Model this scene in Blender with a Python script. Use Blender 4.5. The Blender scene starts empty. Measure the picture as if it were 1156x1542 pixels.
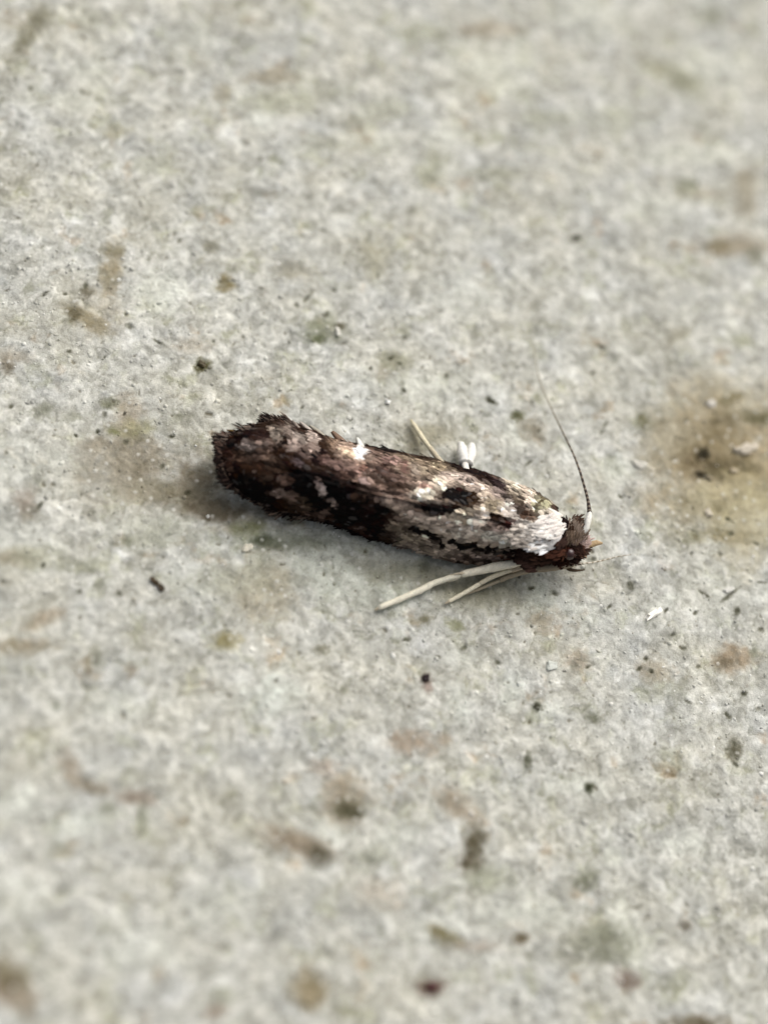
import bpy, math, random
import numpy as np
from mathutils import Vector, Matrix, noise as mnoise
rng = np.random.RandomState(7)
random.seed(7)
R = math.radians
sc = bpy.context.scene
C = sc.collection

# ------------------------------------------------------------------ camera
# one unit is about a millimetre; the slab's top is the plane z = 0
W, H = 1156.0, 1542.0
DIST, TILT = 30.0, R(31)
TOWARD = Vector((0.40, 0.9165, 0.0))               # the way in which the slab recedes
cam_d = bpy.data.cameras.new('camera')
cam = bpy.data.objects.new('camera', cam_d); C.objects.link(cam)
cam.location = -TOWARD * DIST * math.sin(TILT) + Vector((0, 0, DIST * math.cos(TILT)))
fwd = (-cam.location).normalized()
upv = Vector((0.0, 1.0, 0.0)); upv = (upv - fwd * upv.dot(fwd)).normalized()
right = fwd.cross(upv).normalized()
cam.rotation_euler = Matrix((right, upv, -fwd)).transposed().to_euler()
cam_d.sensor_fit = 'VERTICAL'; cam_d.sensor_height = 36.0
cam_d.lens = 36.0 * DIST / 15.42
cam_d.clip_start = 0.1; cam_d.clip_end = 500
cam_d.dof.use_dof = True
cam_d.dof.focus_distance = DIST - 0.05
cam_d.dof.aperture_fstop = (cam_d.lens * 1e-3) / 1.25
sc.camera = cam
KPX = DIST / 15.42 * H                             # focal length in photograph pixels

def at(px, py, z=0.0):
    """point at height z seen at photograph pixel px, py"""
    d = fwd * KPX + right * (px - W / 2) + upv * (H / 2 - py)
    t = (z - cam.location.z) / d.z
    return cam.location + d * t

def project(P):
    P = np.asarray(P, float) - np.array(cam.location)
    dep = P @ np.array(fwd)
    return W / 2 + KPX * (P @ np.array(right)) / dep, H / 2 - KPX * (P @ np.array(upv)) / dep

# ------------------------------------------------------------------ daylight
SUN_EL, SUN_AZ = R(50), math.atan2(0.80, 0.60)     # towards the sun, in the ground plane
sd = Vector((math.cos(SUN_EL) * math.cos(SUN_AZ), math.cos(SUN_EL) * math.sin(SUN_AZ), math.sin(SUN_EL)))
world = bpy.data.worlds.new('World'); sc.world = world; world.use_nodes = True
nt = world.node_tree
sky = nt.nodes.new('ShaderNodeTexSky'); sky.sky_type = 'NISHITA'; sky.sun_disc = False
sky.sun_elevation = SUN_EL; sky.sun_rotation = math.pi / 2 - SUN_AZ
sky.air_density = 0.8; sky.dust_density = 8.0; sky.ozone_density = 0.0
bg = nt.nodes['Background']; bg.inputs['Strength'].default_value = 0.15
veil = nt.nodes.new('ShaderNodeHueSaturation'); veil.inputs['Saturation'].default_value = 0.35   # thin cloud greys the sky
nt.links.new(sky.outputs[0], veil.inputs['Color']); nt.links.new(veil.outputs[0], bg.inputs['Color'])
sl = bpy.data.lights.new('sun', 'SUN'); sl.energy = 0.85; sl.angle = R(75); sl.color = (1.0, 0.975, 0.95)
so = bpy.data.objects.new('sun', sl); C.objects.link(so)
so.rotation_euler = sd.to_track_quat('Z', 'Y').to_euler(); so.location = sd * 40
sc.view_settings.view_transform = 'Standard'; sc.view_settings.look = 'None'
sc.view_settings.gamma = 1.0; sc.view_settings.exposure = 0.04
sc.cycles.use_denoising = True

# ------------------------------------------------------------------ helpers
def lin(c):
    c = np.asarray(c, float) / 255.0
    return np.where(c <= 0.04045, c / 12.92, ((c + 0.055) / 1.055) ** 2.4)

def smooth(a, b, x):
    t = np.clip((x - a) / (b - a), 0, 1); return t * t * (3 - 2 * t)

def hash2(ix, iy, seed):
    h = (ix.astype(np.int64) * 374761393 + iy.astype(np.int64) * 668265263 + seed * 974634777) & 0xffffffff
    h = ((h ^ (h >> 13)) * 1274126177) & 0xffffffff
    h = ((h ^ (h >> 16)) * 2246822519) & 0xffffffff
    return ((h ^ (h >> 15)) & 0xffffff) / float(0xffffff)

def vnoise(x, y, seed):
    """gradient noise, about -1..1"""
    ix = np.floor(x); iy = np.floor(y); fx = x - ix; fy = y - iy
    u = fx * fx * fx * (fx * (fx * 6 - 15) + 10); v = fy * fy * fy * (fy * (fy * 6 - 15) + 10)
    def g(dx, dy):
        a = hash2(ix + dx, iy + dy, seed) * 6.2831853
        return np.cos(a) * (fx - dx) + np.sin(a) * (fy - dy)
    return 1.5 * ((g(0, 0) * (1 - u) + g(1, 0) * u) * (1 - v) + (g(0, 1) * (1 - u) + g(1, 1) * u) * v)

def fbm(x, y, seed, o=4, rough=0.55):
    s = 0; a = 1; t = 0
    for k in range(o):
        s = s + a * vnoise(x * 2 ** k + 17.3 * k, y * 2 ** k - 9.1 * k, seed + k); t += a; a *= rough
    return s / t

def worley(x, y, seed):
    """nearest distance, second distance, random value of the nearest cell"""
    ix = np.floor(x); iy = np.floor(y)
    f1 = np.full(x.shape, 9.0); f2 = np.full(x.shape, 9.0); idv = np.zeros(x.shape)
    for dx in (-1, 0, 1):
        for dy in (-1, 0, 1):
            cx = ix + dx; cy = iy + dy
            d = np.hypot(cx + hash2(cx, cy, seed) - x, cy + hash2(cx, cy, seed + 1) - y)
            near = d < f1
            f2 = np.where(near, f1, np.minimum(f2, d))
            idv = np.where(near, hash2(cx, cy, seed + 2), idv)
            f1 = np.where(near, d, f1)
    return f1, f2, idv

def mesh_np(name, V, F, col=None, mat=None, parent=None, smooth_shade=True):
    """V (n,3), F list of faces or (m,k) array"""
    V = np.asarray(V, np.float64)
    o_loc = np.zeros(3)
    if parent is not None:
        o_loc = np.array(parent.get('_o', (0, 0, 0)), float)
    me = bpy.data.meshes.new(name)
    if isinstance(F, np.ndarray):
        m, k = F.shape
        me.vertices.add(len(V)); me.vertices.foreach_set('co', (V - o_loc).astype(np.float32).ravel())
        me.loops.add(m * k); me.loops.foreach_set('vertex_index', F.astype(np.int32).ravel())
        me.polygons.add(m); me.polygons.foreach_set('loop_start', np.arange(0, m * k, k, dtype=np.int32))
        me.polygons.foreach_set('loop_total', np.full(m, k, np.int32))
        me.update(calc_edges=True)
    else:
        me.from_pydata([tuple(v) for v in (V - o_loc)], [], [list(f) for f in F]); me.update()
    if col is not None:
        ca = me.color_attributes.new('Col', 'FLOAT_COLOR', 'POINT')
        cc = np.ones((len(V), 4), np.float32); cc[:, :3] = col
        ca.data.foreach_set('color', cc.ravel())
    me.polygons.foreach_set('use_smooth', np.full(len(me.polygons), smooth_shade, bool))
    if mat: me.materials.append(mat)
    o = bpy.data.objects.new(name, me); C.objects.link(o)
    if parent is not None: o.parent = parent
    return o

def empty(name, loc, parent=None):
    o = bpy.data.objects.new(name, None); C.objects.link(o); o.location = loc; o.empty_display_size = 0.3
    return o

def tag(o, label=None, cat=None, group=None, kind=None):
    if label: o['label'] = label
    if cat: o['category'] = cat
    if group: o['group'] = group
    if kind: o['kind'] = kind
    return o

# ------------------------------------------------------------------ materials
def col_mat(name, rough=0.8, nscale=20, namp=0.25, bump=0.0, bscale=60, spec=0.3, translucent=0.0, sheen=0.0, flat=None):
    m = bpy.data.materials.new(name); m.use_nodes = True
    t = m.node_tree; b = t.nodes['Principled BSDF']
    b.inputs['Roughness'].default_value = rough; b.inputs['Specular IOR Level'].default_value = spec
    tc = t.nodes.new('ShaderNodeTexCoord')
    n = t.nodes.new('ShaderNodeTexNoise'); n.inputs['Scale'].default_value = nscale; n.inputs['Detail'].default_value = 5
    t.links.new(tc.outputs['Object'], n.inputs['Vector'])
    mr = t.nodes.new('ShaderNodeMapRange'); mr.inputs[1].default_value = 0.3; mr.inputs[2].default_value = 0.7
    mr.inputs[3].default_value = 1 - namp; mr.inputs[4].default_value = 1 + namp
    t.links.new(n.outputs['Fac'], mr.inputs[0])
    mx = t.nodes.new('ShaderNodeVectorMath'); mx.operation = 'SCALE'
    if flat is None:
        a = t.nodes.new('ShaderNodeAttribute'); a.attribute_name = 'Col'
        t.links.new(a.outputs['Color'], mx.inputs[0])
    else:
        mx.inputs[0].default_value = flat
    t.links.new(mr.outputs[0], mx.inputs['Scale'])
    t.links.new(mx.outputs[0], b.inputs['Base Color'])
    if bump:
        n2 = t.nodes.new('ShaderNodeTexNoise'); n2.inputs['Scale'].default_value = bscale; n2.inputs['Detail'].default_value = 4
        t.links.new(tc.outputs['Object'], n2.inputs['Vector'])
        bp = t.nodes.new('ShaderNodeBump'); bp.inputs['Strength'].default_value = bump; bp.inputs['Distance'].default_value = 0.02
        t.links.new(n2.outputs['Fac'], bp.inputs['Height']); t.links.new(bp.outputs[0], b.inputs['Normal'])
    return m

M_STONE = col_mat('weathered_concrete', 0.9, 34, 0.10, 0.5, 38, 0.2)
M_GRAIN = col_mat('mineral_grain', 0.55, 25, 0.12, 0.2, 60, 0.4)
M_SCALE = col_mat('wing_scale', 0.8, 60, 0.18, 0.0, 60, 0.06)
M_BODY = col_mat('moth_body', 0.7, 40, 0.25, 0.5, 60, 0.25)
M_LEG = col_mat('pale_leg', 0.6, 40, 0.14, 0.3, 60, 0.3)
M_EYE = col_mat('moth_eye', 0.18, 60, 0.1, 0.2, 120, 0.6)

KA = 0.80                                           # picture value of a sunlit surface to its base colour

# ------------------------------------------------------------------ the stone
def axis_coords(a, b, step, far, n):
    mid = np.arange(a, b + step / 2, step)
    g = (np.linspace(0, 1, n + 1)[1:]) ** 2
    lo = a - g * far; hi = mid[-1] + g * far
    return np.concatenate([lo[::-1], mid, hi])
xs = axis_coords(-7.4, 8.4, 0.0175, 9, 14); ys = axis_coords(-9.4, 12.6, 0.0205, 9, 14)
GX, GY = np.meshgrid(xs, ys)
nx, ny = len(xs), len(ys)

# colour, in sRGB picture values first
wx = GX + 0.10 * fbm(GX * 3, GY * 3, 11, 3); wy = GY + 0.10 * fbm(GX * 3, GY * 3, 21, 3)
base = np.empty(GX.shape + (3,)); base[:] = (189, 189, 179)
low = fbm(GX * 0.55, GY * 0.55, 31, 4, 0.6)
mid1 = fbm(wx * 2.2, wy * 2.2, 41, 4, 0.62)
hi1 = fbm(wx * 7.0, wy * 7.0, 51, 3, 0.6)
f1, f2, cid = worley(wx * 7.5, wy * 7.5, 61)
g1, g2, gid = worley(wx * 15.0, wy * 15.0, 71)
mid2 = fbm(wx * 3.6 + 2, wy * 3.6 - 7, 45, 3, 0.6)
tone = 20 * low + 34 * mid1 + 32 * mid2 + 26 * hi1 + 24 * (cid - 0.5) + 26 * (gid - 0.5)
base += tone[..., None]
hue = fbm(GX * 0.9 + 5, GY * 0.9, 81, 4, 0.6)
base += hue[..., None] * np.array((-3, 0, 8.0))[None, None]
oliv = smooth(0.05, 0.55, fbm(wx * 1.8 + 9, wy * 1.8, 91, 5, 0.68))
base += oliv[..., None] * np.array((-13, -12, -22.0))
whit = smooth(0.12, 0.55, fbm(wx * 1.3 - 4, wy * 1.3, 101, 5, 0.7))
base += whit[..., None] * np.array((21, 22, 25.0))
brn = smooth(0.28, 0.62, fbm(wx * 1.5 + 3, wy * 1.5 + 8, 111, 4, 0.6))
base += brn[..., None] * np.array((-15, -26, -36.0))
# joints between the grains
edge = smooth(0.12, 0.0, f2 - f1) * smooth(-0.1, 0.4, fbm(wx * 4, wy * 4, 121, 2))
base -= edge[..., None] * np.array((27, 26, 28.0))

PIT = np.zeros(GX.shape)
def patch(px, py, rx, ry, ang, colr, s, pit=0.0, soft=0.75):
    """a patch of colour on the stone (stain, painted shade), where it lies in the slab's plane"""
    global base
    c = at(px, py); ex = at(px + 10, py) - c; ey = at(px, py - 10) - c
    J = np.array([[ex.x, ey.x], [ex.y, ey.y]]) / 10.0
    rmax = max(rx, ry) * 0.01 * 2.4 + 0.1
    j0, j1 = np.searchsorted(xs, (c.x - rmax, c.x + rmax)); i0, i1 = np.searchsorted(ys, (c.y - rmax, c.y + rmax))
    if j1 <= j0 or i1 <= i0: return
    sx = GX[i0:i1, j0:j1]; sy = GY[i0:i1, j0:j1]
    Ji = np.linalg.inv(J)
    dx = sx - c.x; dy = sy - c.y
    u = Ji[0, 0] * dx + Ji[0, 1] * dy; v = -(Ji[1, 0] * dx + Ji[1, 1] * dy)
    a = R(ang); uu = (u * math.cos(a) + v * math.sin(a)) / rx; vv = (-u * math.sin(a) + v * math.cos(a)) / ry
    d = np.hypot(uu, vv)
    k = 100.0 / max(6.0, (rx * ry) ** 0.5)
    w = fbm(sx * k * 0.55, sy * k * 0.55, int(px * 7 + py) % 997, 4, 0.65)
    w2 = fbm(sx * k * 1.6 + 3, sy * k * 1.6, int(px * 3 + py * 5) % 991, 3, 0.7)
    m = smooth(1.0 + soft, 1.0 - soft, 0.9 * d + 0.95 * w + 0.45 * w2) * s
    m = np.clip(m * (0.86 + 0.5 * hi1[i0:i1, j0:j1] + 0.45 * mid2[i0:i1, j0:j1]), 0, 1)
    cl = np.array(colr, float); cl = cl * .68 + cl.mean() * .32 + (-3, 0, -7)
    tgt = cl + 0.6 * tone[i0:i1, j0:j1, None]
    base[i0:i1, j0:j1] = base[i0:i1, j0:j1] * (1 - m[..., None]) + tgt * m[..., None]
    if pit: PIT[i0:i1, j0:j1] += pit * smooth(1.1, 0.2, d) * np.clip(1 + 2.2 * w + 1.2 * w2, 0, 3)

STAINS_AND_SHADE = [  # stains, plus parts of the moth's shadow painted into the stone
 (60,20,15,13,0,(130,120,100),.8),(42,52,30,12,-55,(122,114,95),.85),(22,30,18,12,0,(182,165,145),.5),(130,28,20,12,0,(160,158,142),.5),
 (410,115,32,9,0,(160,145,126),.75),(335,138,11,12,0,(158,142,115),.6),(420,150,60,16,0,(172,170,148),.5),(178,198,18,9,0,(160,150,120),.7),
 (168,405,12,34,5,(162,142,112),.75),(172,376,15,7,0,(120,108,82),.6),(130,477,28,10,30,(138,119,86),.9),(113,470,9,7,0,(84,70,50),.8),(155,470,25,30,0,(190,172,150),.4),
 (340,427,11,11,0,(134,115,78),.85),(318,370,10,8,0,(120,112,95),.75),(133,437,9,7,0,(105,90,70),.7),(305,548,9,8,0,(82,72,38),.95),(292,520,24,10,0,(172,152,132),.5),
 (12,548,9,12,0,(110,92,76),.75),(10,535,28,10,0,(172,152,132),.5),(487,493,24,15,0,(128,128,98),.65),(512,490,8,4,0,(70,55,35),.8),(476,508,14,7,0,(95,98,68),.7),
 (440,405,30,13,0,(160,150,134),.6),(565,385,18,26,10,(158,148,122),.55),(590,545,20,13,0,(120,115,85),.65),(575,560,10,8,0,(150,130,110),.5),
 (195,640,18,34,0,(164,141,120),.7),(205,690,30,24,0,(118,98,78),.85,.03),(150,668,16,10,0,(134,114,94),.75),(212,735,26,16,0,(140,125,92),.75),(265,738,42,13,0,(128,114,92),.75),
 (180,705,62,42,0,(160,147,132),.75),(205,645,28,12,0,(160,152,108),.6),(302,722,32,34,0,(128,112,96),.85),(345,770,60,14,8,(112,94,78),.85),(240,800,60,24,0,(168,166,148),.5),  # brown patches close by the tail tip and under it: painted shadow
 (40,755,14,18,0,(150,130,120),.8),(25,838,26,12,0,(162,145,120),.7),(70,930,24,10,-25,(162,137,114),.75),(35,970,38,10,0,(146,126,102),.75),(60,838,30,16,0,(165,162,140),.5),
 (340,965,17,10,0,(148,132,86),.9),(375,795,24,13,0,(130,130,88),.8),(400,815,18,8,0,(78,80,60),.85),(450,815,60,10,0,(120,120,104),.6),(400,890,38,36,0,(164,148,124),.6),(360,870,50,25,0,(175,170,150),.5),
 (105,1150,12,22,-30,(156,134,116),.75),(140,1182,28,8,15,(148,128,108),.8),(207,1200,24,9,0,(148,122,108),.8),(215,1228,8,16,0,(126,126,104),.6),(165,1218,10,10,0,(120,122,104),.65),
 (455,1270,44,15,20,(136,114,96),.9),(483,1288,15,10,0,(80,70,56),.85),(525,1200,28,30,0,(152,132,112),.75),(527,1218,18,11,0,(82,74,54),.9),(90,1280,16,12,0,(138,138,122),.6),
 (620,1115,30,14,10,(162,136,118),.85),(670,1112,10,9,0,(156,134,116),.7),(490,1155,17,11,0,(166,140,124),.7),(695,1218,38,14,40,(162,142,124),.8),(713,1268,15,19,0,(80,66,48),.97),(705,1300,13,14,0,(82,66,50),.95),
 (730,1320,34,16,0,(150,150,128),.6),(670,1408,22,9,25,(124,108,72),.9),(785,1412,9,8,0,(92,72,52),.9),(715,1425,30,8,0,(176,154,142),.6),(650,1487,15,9,0,(92,52,48),.98),
 (880,1328,14,12,0,(108,106,88),.8),(905,1420,46,22,0,(138,136,120),.75),(945,1476,15,13,0,(128,102,95),.85),(1050,1541,40,10,0,(106,88,68),.85),(1030,1393,9,7,0,(112,98,88),.7),(1020,1485,22,16,0,(150,148,128),.6),
 (465,1490,22,24,0,(148,127,97),.85),(325,1522,15,9,-20,(138,112,98),.75),(337,1500,16,12,0,(132,130,112),.6),(18,1490,25,36,-30,(150,125,104),.85),(8,1468,14,18,0,(110,100,74),.6),(560,1290,25,14,0,(150,150,130),.5),(570,1345,28,18,0,(182,162,148),.5),
 (1105,1128,9,13,0,(92,82,64),.9),(1105,990,28,15,0,(162,136,112),.85),(1090,998,10,6,0,(110,90,70),.7),(985,1008,20,16,0,(150,130,106),.65),(820,932,20,14,0,(162,138,114),.7),(868,992,16,14,0,(166,142,122),.6),
 (888,1185,6,6,0,(52,52,34),.97),(810,1063,6,6,0,(50,45,35),.97),(795,1143,5,10,0,(72,70,52),.95),(895,1080,11,6,20,(108,106,88),.8),(1015,1140,20,14,0,(150,148,126),.6),(1000,1040,22,12,0,(148,146,126),.5),
 (1086,370,15,10,0,(116,101,68),.95),(1105,366,38,15,0,(158,138,116),.65),(1136,384,12,9,0,(110,104,84),.75),(1125,285,16,32,0,(160,145,126),.75),(1055,290,28,7,0,(172,155,135),.6),(1035,280,14,9,0,(140,140,118),.6),
 (1095,600,75,38,0,(180,164,138),.55),(1090,685,88,66,0,(170,144,108),.8,.05),(1120,740,60,30,0,(172,150,112),.7),(1040,655,40,24,0,(158,138,110),.7),(1075,672,48,36,0,(148,126,94),.7),(1060,690,24,13,0,(118,94,68),.7),(1082,704,12,12,0,(66,50,34),.85),(1057,713,9,5,0,(45,32,24),.95,.05),
 (1118,706,36,13,10,(140,118,84),.7,.06),(1060,683,8,9,0,(48,36,24),.9,.05),(1146,628,20,10,0,(108,96,66),.9),(1098,600,18,7,-20,(132,115,82),.85),(1085,632,20,8,-20,(124,106,80),.8),(970,632,8,9,0,(82,75,42),.85),(985,640,12,4,-30,(85,78,55),.7),
 (1000,650,40,30,0,(178,164,142),.6),(1120,765,60,50,0,(186,171,132),.6),(1100,805,32,10,0,(128,110,72),.75),(1120,820,30,40,0,(176,160,132),.5),(1050,760,30,14,0,(158,142,112),.6),
 (780,625,9,6,-20,(68,64,32),.95),(802,645,14,14,0,(150,132,112),.75),(642,1022,7,6,0,(58,34,34),.97),(645,1034,6,7,0,(150,120,112),.7),(640,932,10,6,0,(106,96,72),.7),(686,940,12,7,20,(118,116,74),.75),
 (790,142,18,12,0,(160,158,140),.65),(805,180,16,12,30,(138,136,118),.7),(838,175,26,10,0,(160,158,138),.6),(655,255,18,24,20,(148,146,122),.75),(745,258,40,8,0,(160,156,138),.6),(1010,112,36,14,25,(162,158,132),.65),(1040,130,24,14,45,(152,148,126),.6),(1035,280,15,10,0,(148,146,126),.6),
 (1070,20,22,14,0,(160,158,136),.6),(745,42,34,10,0,(176,158,138),.7),(635,50,34,12,0,(164,162,140),.6),(868,357,6,4,-10,(50,46,34),.97,.05),(1020,505,20,8,-30,(150,140,122),.6),(1118,512,14,8,0,(150,148,118),.7),
 (640,660,30,18,0,(168,156,134),.6),(625,660,10,20,0,(158,144,120),.5),(760,880,60,22,0,(150,142,122),.55),(650,870,80,18,10,(140,132,112),.6),(720,905,50,16,0,(158,150,128),.5),  # last ones: brownish shadow below body and legs, put into the stone colour
 (230,250,30,12,0,(170,168,150),.5),(290,60,30,24,0,(182,182,174),.4),(930,175,40,16,0,(172,170,150),.5),(580,165,40,14,0,(168,166,148),.5),(487,215,30,12,0,(168,166,148),.5),
 (60,620,12,10,0,(140,138,120),.6),(70,612,9,6,0,(110,108,92),.6),(110,625,10,7,0,(120,118,100),.6),(165,605,10,7,0,(92,88,62),.8),(172,648,7,5,0,(110,108,60),.7),(270,625,12,7,0,(135,132,112),.7),
 (150,882,8,7,0,(105,102,88),.7),(190,815,16,6,0,(120,118,98),.7),(115,850,24,9,0,(150,148,130),.6),(145,985,8,10,0,(120,116,100),.8),(85,1060,7,7,0,(120,120,108),.7),(484,978,9,7,0,(105,98,80),.8),
]
LIGHTS = [
 (240,440,34,26,0,(222,222,214),.8),(100,150,50,14,0,(212,211,202),.6),(145,105,30,20,0,(214,213,206),.6),(740,100,55,30,0,(214,212,198),.7),(1045,232,66,14,0,(214,212,200),.75),(890,20,40,26,0,(212,210,197),.6),(1075,95,50,22,0,(212,210,196),.65),
 (785,1372,62,24,0,(215,214,206),.75),(600,1258,34,20,0,(216,215,208),.75),(495,1250,26,20,0,(214,214,206),.7),(950,1405,18,44,-20,(218,217,205),.8),(28,1205,30,22,0,(217,217,209),.75),(410,1045,34,28,0,(213,217,211),.75),(200,1425,50,26,0,(210,210,203),.6),
 (330,1360,40,30,0,(213,211,200),.6),(120,1240,30,18,0,(210,212,206),.7),(560,210,34,16,0,(216,214,202),.7),(395,180,20,12,0,(214,214,208),.7),(665,205,24,16,0,(212,210,200),.6),(980,310,40,18,0,(213,212,203),.6),(700,440,40,24,0,(208,208,205),.55),
 (640,580,70,24,0,(206,206,198),.5),(780,650,24,20,0,(212,211,202),.6),(500,860,90,34,10,(203,206,196),.7),(560,890,60,24,0,(204,206,198),.6),(810,900,20,40,0,(200,205,196),.6),(1100,880,60,40,0,(208,208,205),.5),(870,1180,34,16,0,(214,214,207),.7),
 (870,920,44,18,20,(205,206,204),.6),(700,990,24,16,0,(208,208,202),.5),(770,1035,14,26,0,(216,219,212),.6),(690,1060,14,24,-20,(214,217,211),.6),(60,700,90,30,0,(205,205,198),.4),(30,820,40,30,0,(210,210,207),.55),(300,870,40,24,0,(206,207,203),.55),
 (1000,905,20,6,-20,(228,228,220),.7),(1080,670,24,9,-8,(196,186,166),.9),(1010,620,16,10,0,(200,194,178),.7),(440,775,22,9,35,(168,156,132),.95),(360,795,40,6,0,(188,170,152),.5),(420,800,40,7,0,(170,170,158),.5),(930,705,20,16,0,(216,216,205),.7),
 (1040,1270,22,16,0,(214,214,206),.6),(920,1290,12,12,0,(220,219,208),.75),(1015,1272,14,12,0,(222,221,214),.7),(830,1070,18,12,0,(214,216,210),.6),(660,1400,40,18,0,(208,208,200),.5),(180,1060,40,20,0,(210,210,202),.5),(30,1350,40,26,0,(208,208,198),.5),
]
for s in LIGHTS: patch(*s)
for s in STAINS_AND_SHADE: patch(*s[:6], min(s[6] * (1.2 if s[6] >= .85 or max(s[2], s[3]) > 28 else 1.0), 1.0), *s[7:])
# small black pits where the photograph has them
PITS = [(487,345,5,3),(270,361,4,4),(130,428,5,5),(190,472,4,4),(196,490,5,6),(240,514,8,4),(322,513,3,4),(104,527,5,3),(158,537,3,3),(68,441,6,4),(98,441,3,4),(45,128,0,0),(46,132,4,4),(123,136,5,5),(32,189,3,3),
 (392,238,4,4),(492,405,0,0),(393,433,4,3),(503,435,4,3),(462,448,8,3),(446,458,4,3),(492,472,6,4),(558,554,4,4),(588,538,6,4),(602,546,4,4),(673,565,3,4),(610,507,4,4),(455,612,4,4),(529,630,3,3),(608,587,4,3),(736,600,4,6),(740,603,8,4),
 (812,648,3,3),(797,695,8,4),(912,637,6,4),(906,650,6,3),(893,560,4,4),(907,521,9,3),(852,405,4,4),(886,650,0,0),(935,747,5,4),(993,432,4,4),(1065,510,6,3),(1033,631,3,3),(1050,780,0,0),(1100,803,6,5),(1140,818,5,3),(1095,780,4,3),
 (1013,954,5,4),(1047,922,6,4),(1060,893,9,3),(1098,896,14,4),(1150,876,10,3),(1110,918,4,8),(1013,1000,0,0),(973,990,4,5),(963,1006,4,4),(981,1010,4,4),(1051,1003,4,4),(1036,1056,9,3),(1096,1076,9,4),(1142,1066,4,6),(1120,1043,4,4),
 (835,892,6,4),(918,912,5,4),(1003,918,5,4),(1146,947,5,5),(1030,975,5,4),(1094,1128,4,4),(1108,1150,4,6),(885,1003,5,3),(700,973,6,4),(660,988,5,4),(750,996,4,4),(613,962,6,4),(800,885,5,4),(950,880,6,6),(893,840,4,4),
 (170,605,0,0),(158,622,5,6),(148,648,4,4),(190,664,6,5),(230,880,0,0),(18,610,3,3),(115,655,4,3),(260,655,6,4),(10,680,4,4),(245,700,5,4),(65,850,4,4),(60,760,8,4),(283,740,7,4),(180,893,5,4),(120,890,4,4),(345,948,0,0),(330,700,0,0)]
for px, py, rx, ry in PITS:
    if rx: patch(px, py, rx * random.uniform(.7, 1.1), ry * random.uniform(.5, .8), random.uniform(-60, 40), (72, 67, 52), random.uniform(.55, .95), 0.04, 0.6)
# many more fine pits and specks of both tones
e1, e2, eid = worley(wx * 3.2, wy * 3.2, 131)
sp = smooth(0.10, 0.03, e1 + 0.08 * hi1) * (eid > 0.84)
base = base * (1 - 0.6 * sp[..., None]) + np.array((92, 86, 68.0)) * 0.6 * sp[..., None]
h1, h2, hid = worley(GX * 6.5, GY * 6.5, 141)
sp2 = smooth(0.2, 0.07, h1) * (hid > 0.86)
base = base * (1 - 0.25 * sp2[..., None]) + np.array((118, 114, 96.0)) * 0.25 * sp2[..., None]
sp3 = smooth(0.26, 0.12, h1) * (hid < 0.16)
base = base * (1 - 0.6 * sp3[..., None]) + np.array((222, 221, 213.0)) * 0.6 * sp3[..., None]

HZ = 0.05 * low + 0.040 * mid1 + 0.022 * hi1 + 0.014 * (cid - 0.5) * smooth(0.0, 0.2, f2 - f1) + 0.008 * (gid - 0.5)
HZ += 0.018 * smooth(0.30, 0.0, g1) - 0.012 * edge
HZ *= 0.52
HZ -= 0.02 * sp + 0.008 * sp2 + 0.6 * PIT
HZ += 0.006 * sp3
HZ = np.clip(HZ, -0.25, 0.08) - 0.03

def ground_z(x, y):
    j = int(np.clip(np.searchsorted(xs, x), 0, nx - 1)); i = int(np.clip(np.searchsorted(ys, y), 0, ny - 1))
    return float(HZ[i, j])

V = np.stack([GX, GY, HZ], -1).reshape(-1, 3)
ii, jj = np.meshgrid(np.arange(ny - 1), np.arange(nx - 1), indexing='ij')
a = (ii * nx + jj).ravel()
F = np.stack([a, a + 1, a + nx + 1, a + nx], 1)
colr = lin(np.clip(base, 8, 250)).reshape(-1, 3) * KA
# the slab has thickness: a skirt round the edge and an underside
rim = np.concatenate([np.arange(nx), np.arange(2, ny + 1) * nx - 1, (ny - 1) * nx + np.arange(nx - 2, -1, -1), np.arange(ny - 2, 0, -1) * nx])
n0 = len(V); low_v = V[rim].copy(); low_v[:, 2] = -3.0
V = np.concatenate([V, low_v]); colr = np.concatenate([colr, colr[rim]])
k = len(rim); q = np.arange(k); qn = (q + 1) % k
F = np.concatenate([F, np.stack([rim, n0 + q, n0 + qn, rim[qn]], 1)])
slab = mesh_np('stone_slab', V, F, colr, M_STONE)
tag(slab, kind='structure')
print('slab', len(V), len(F))

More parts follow.
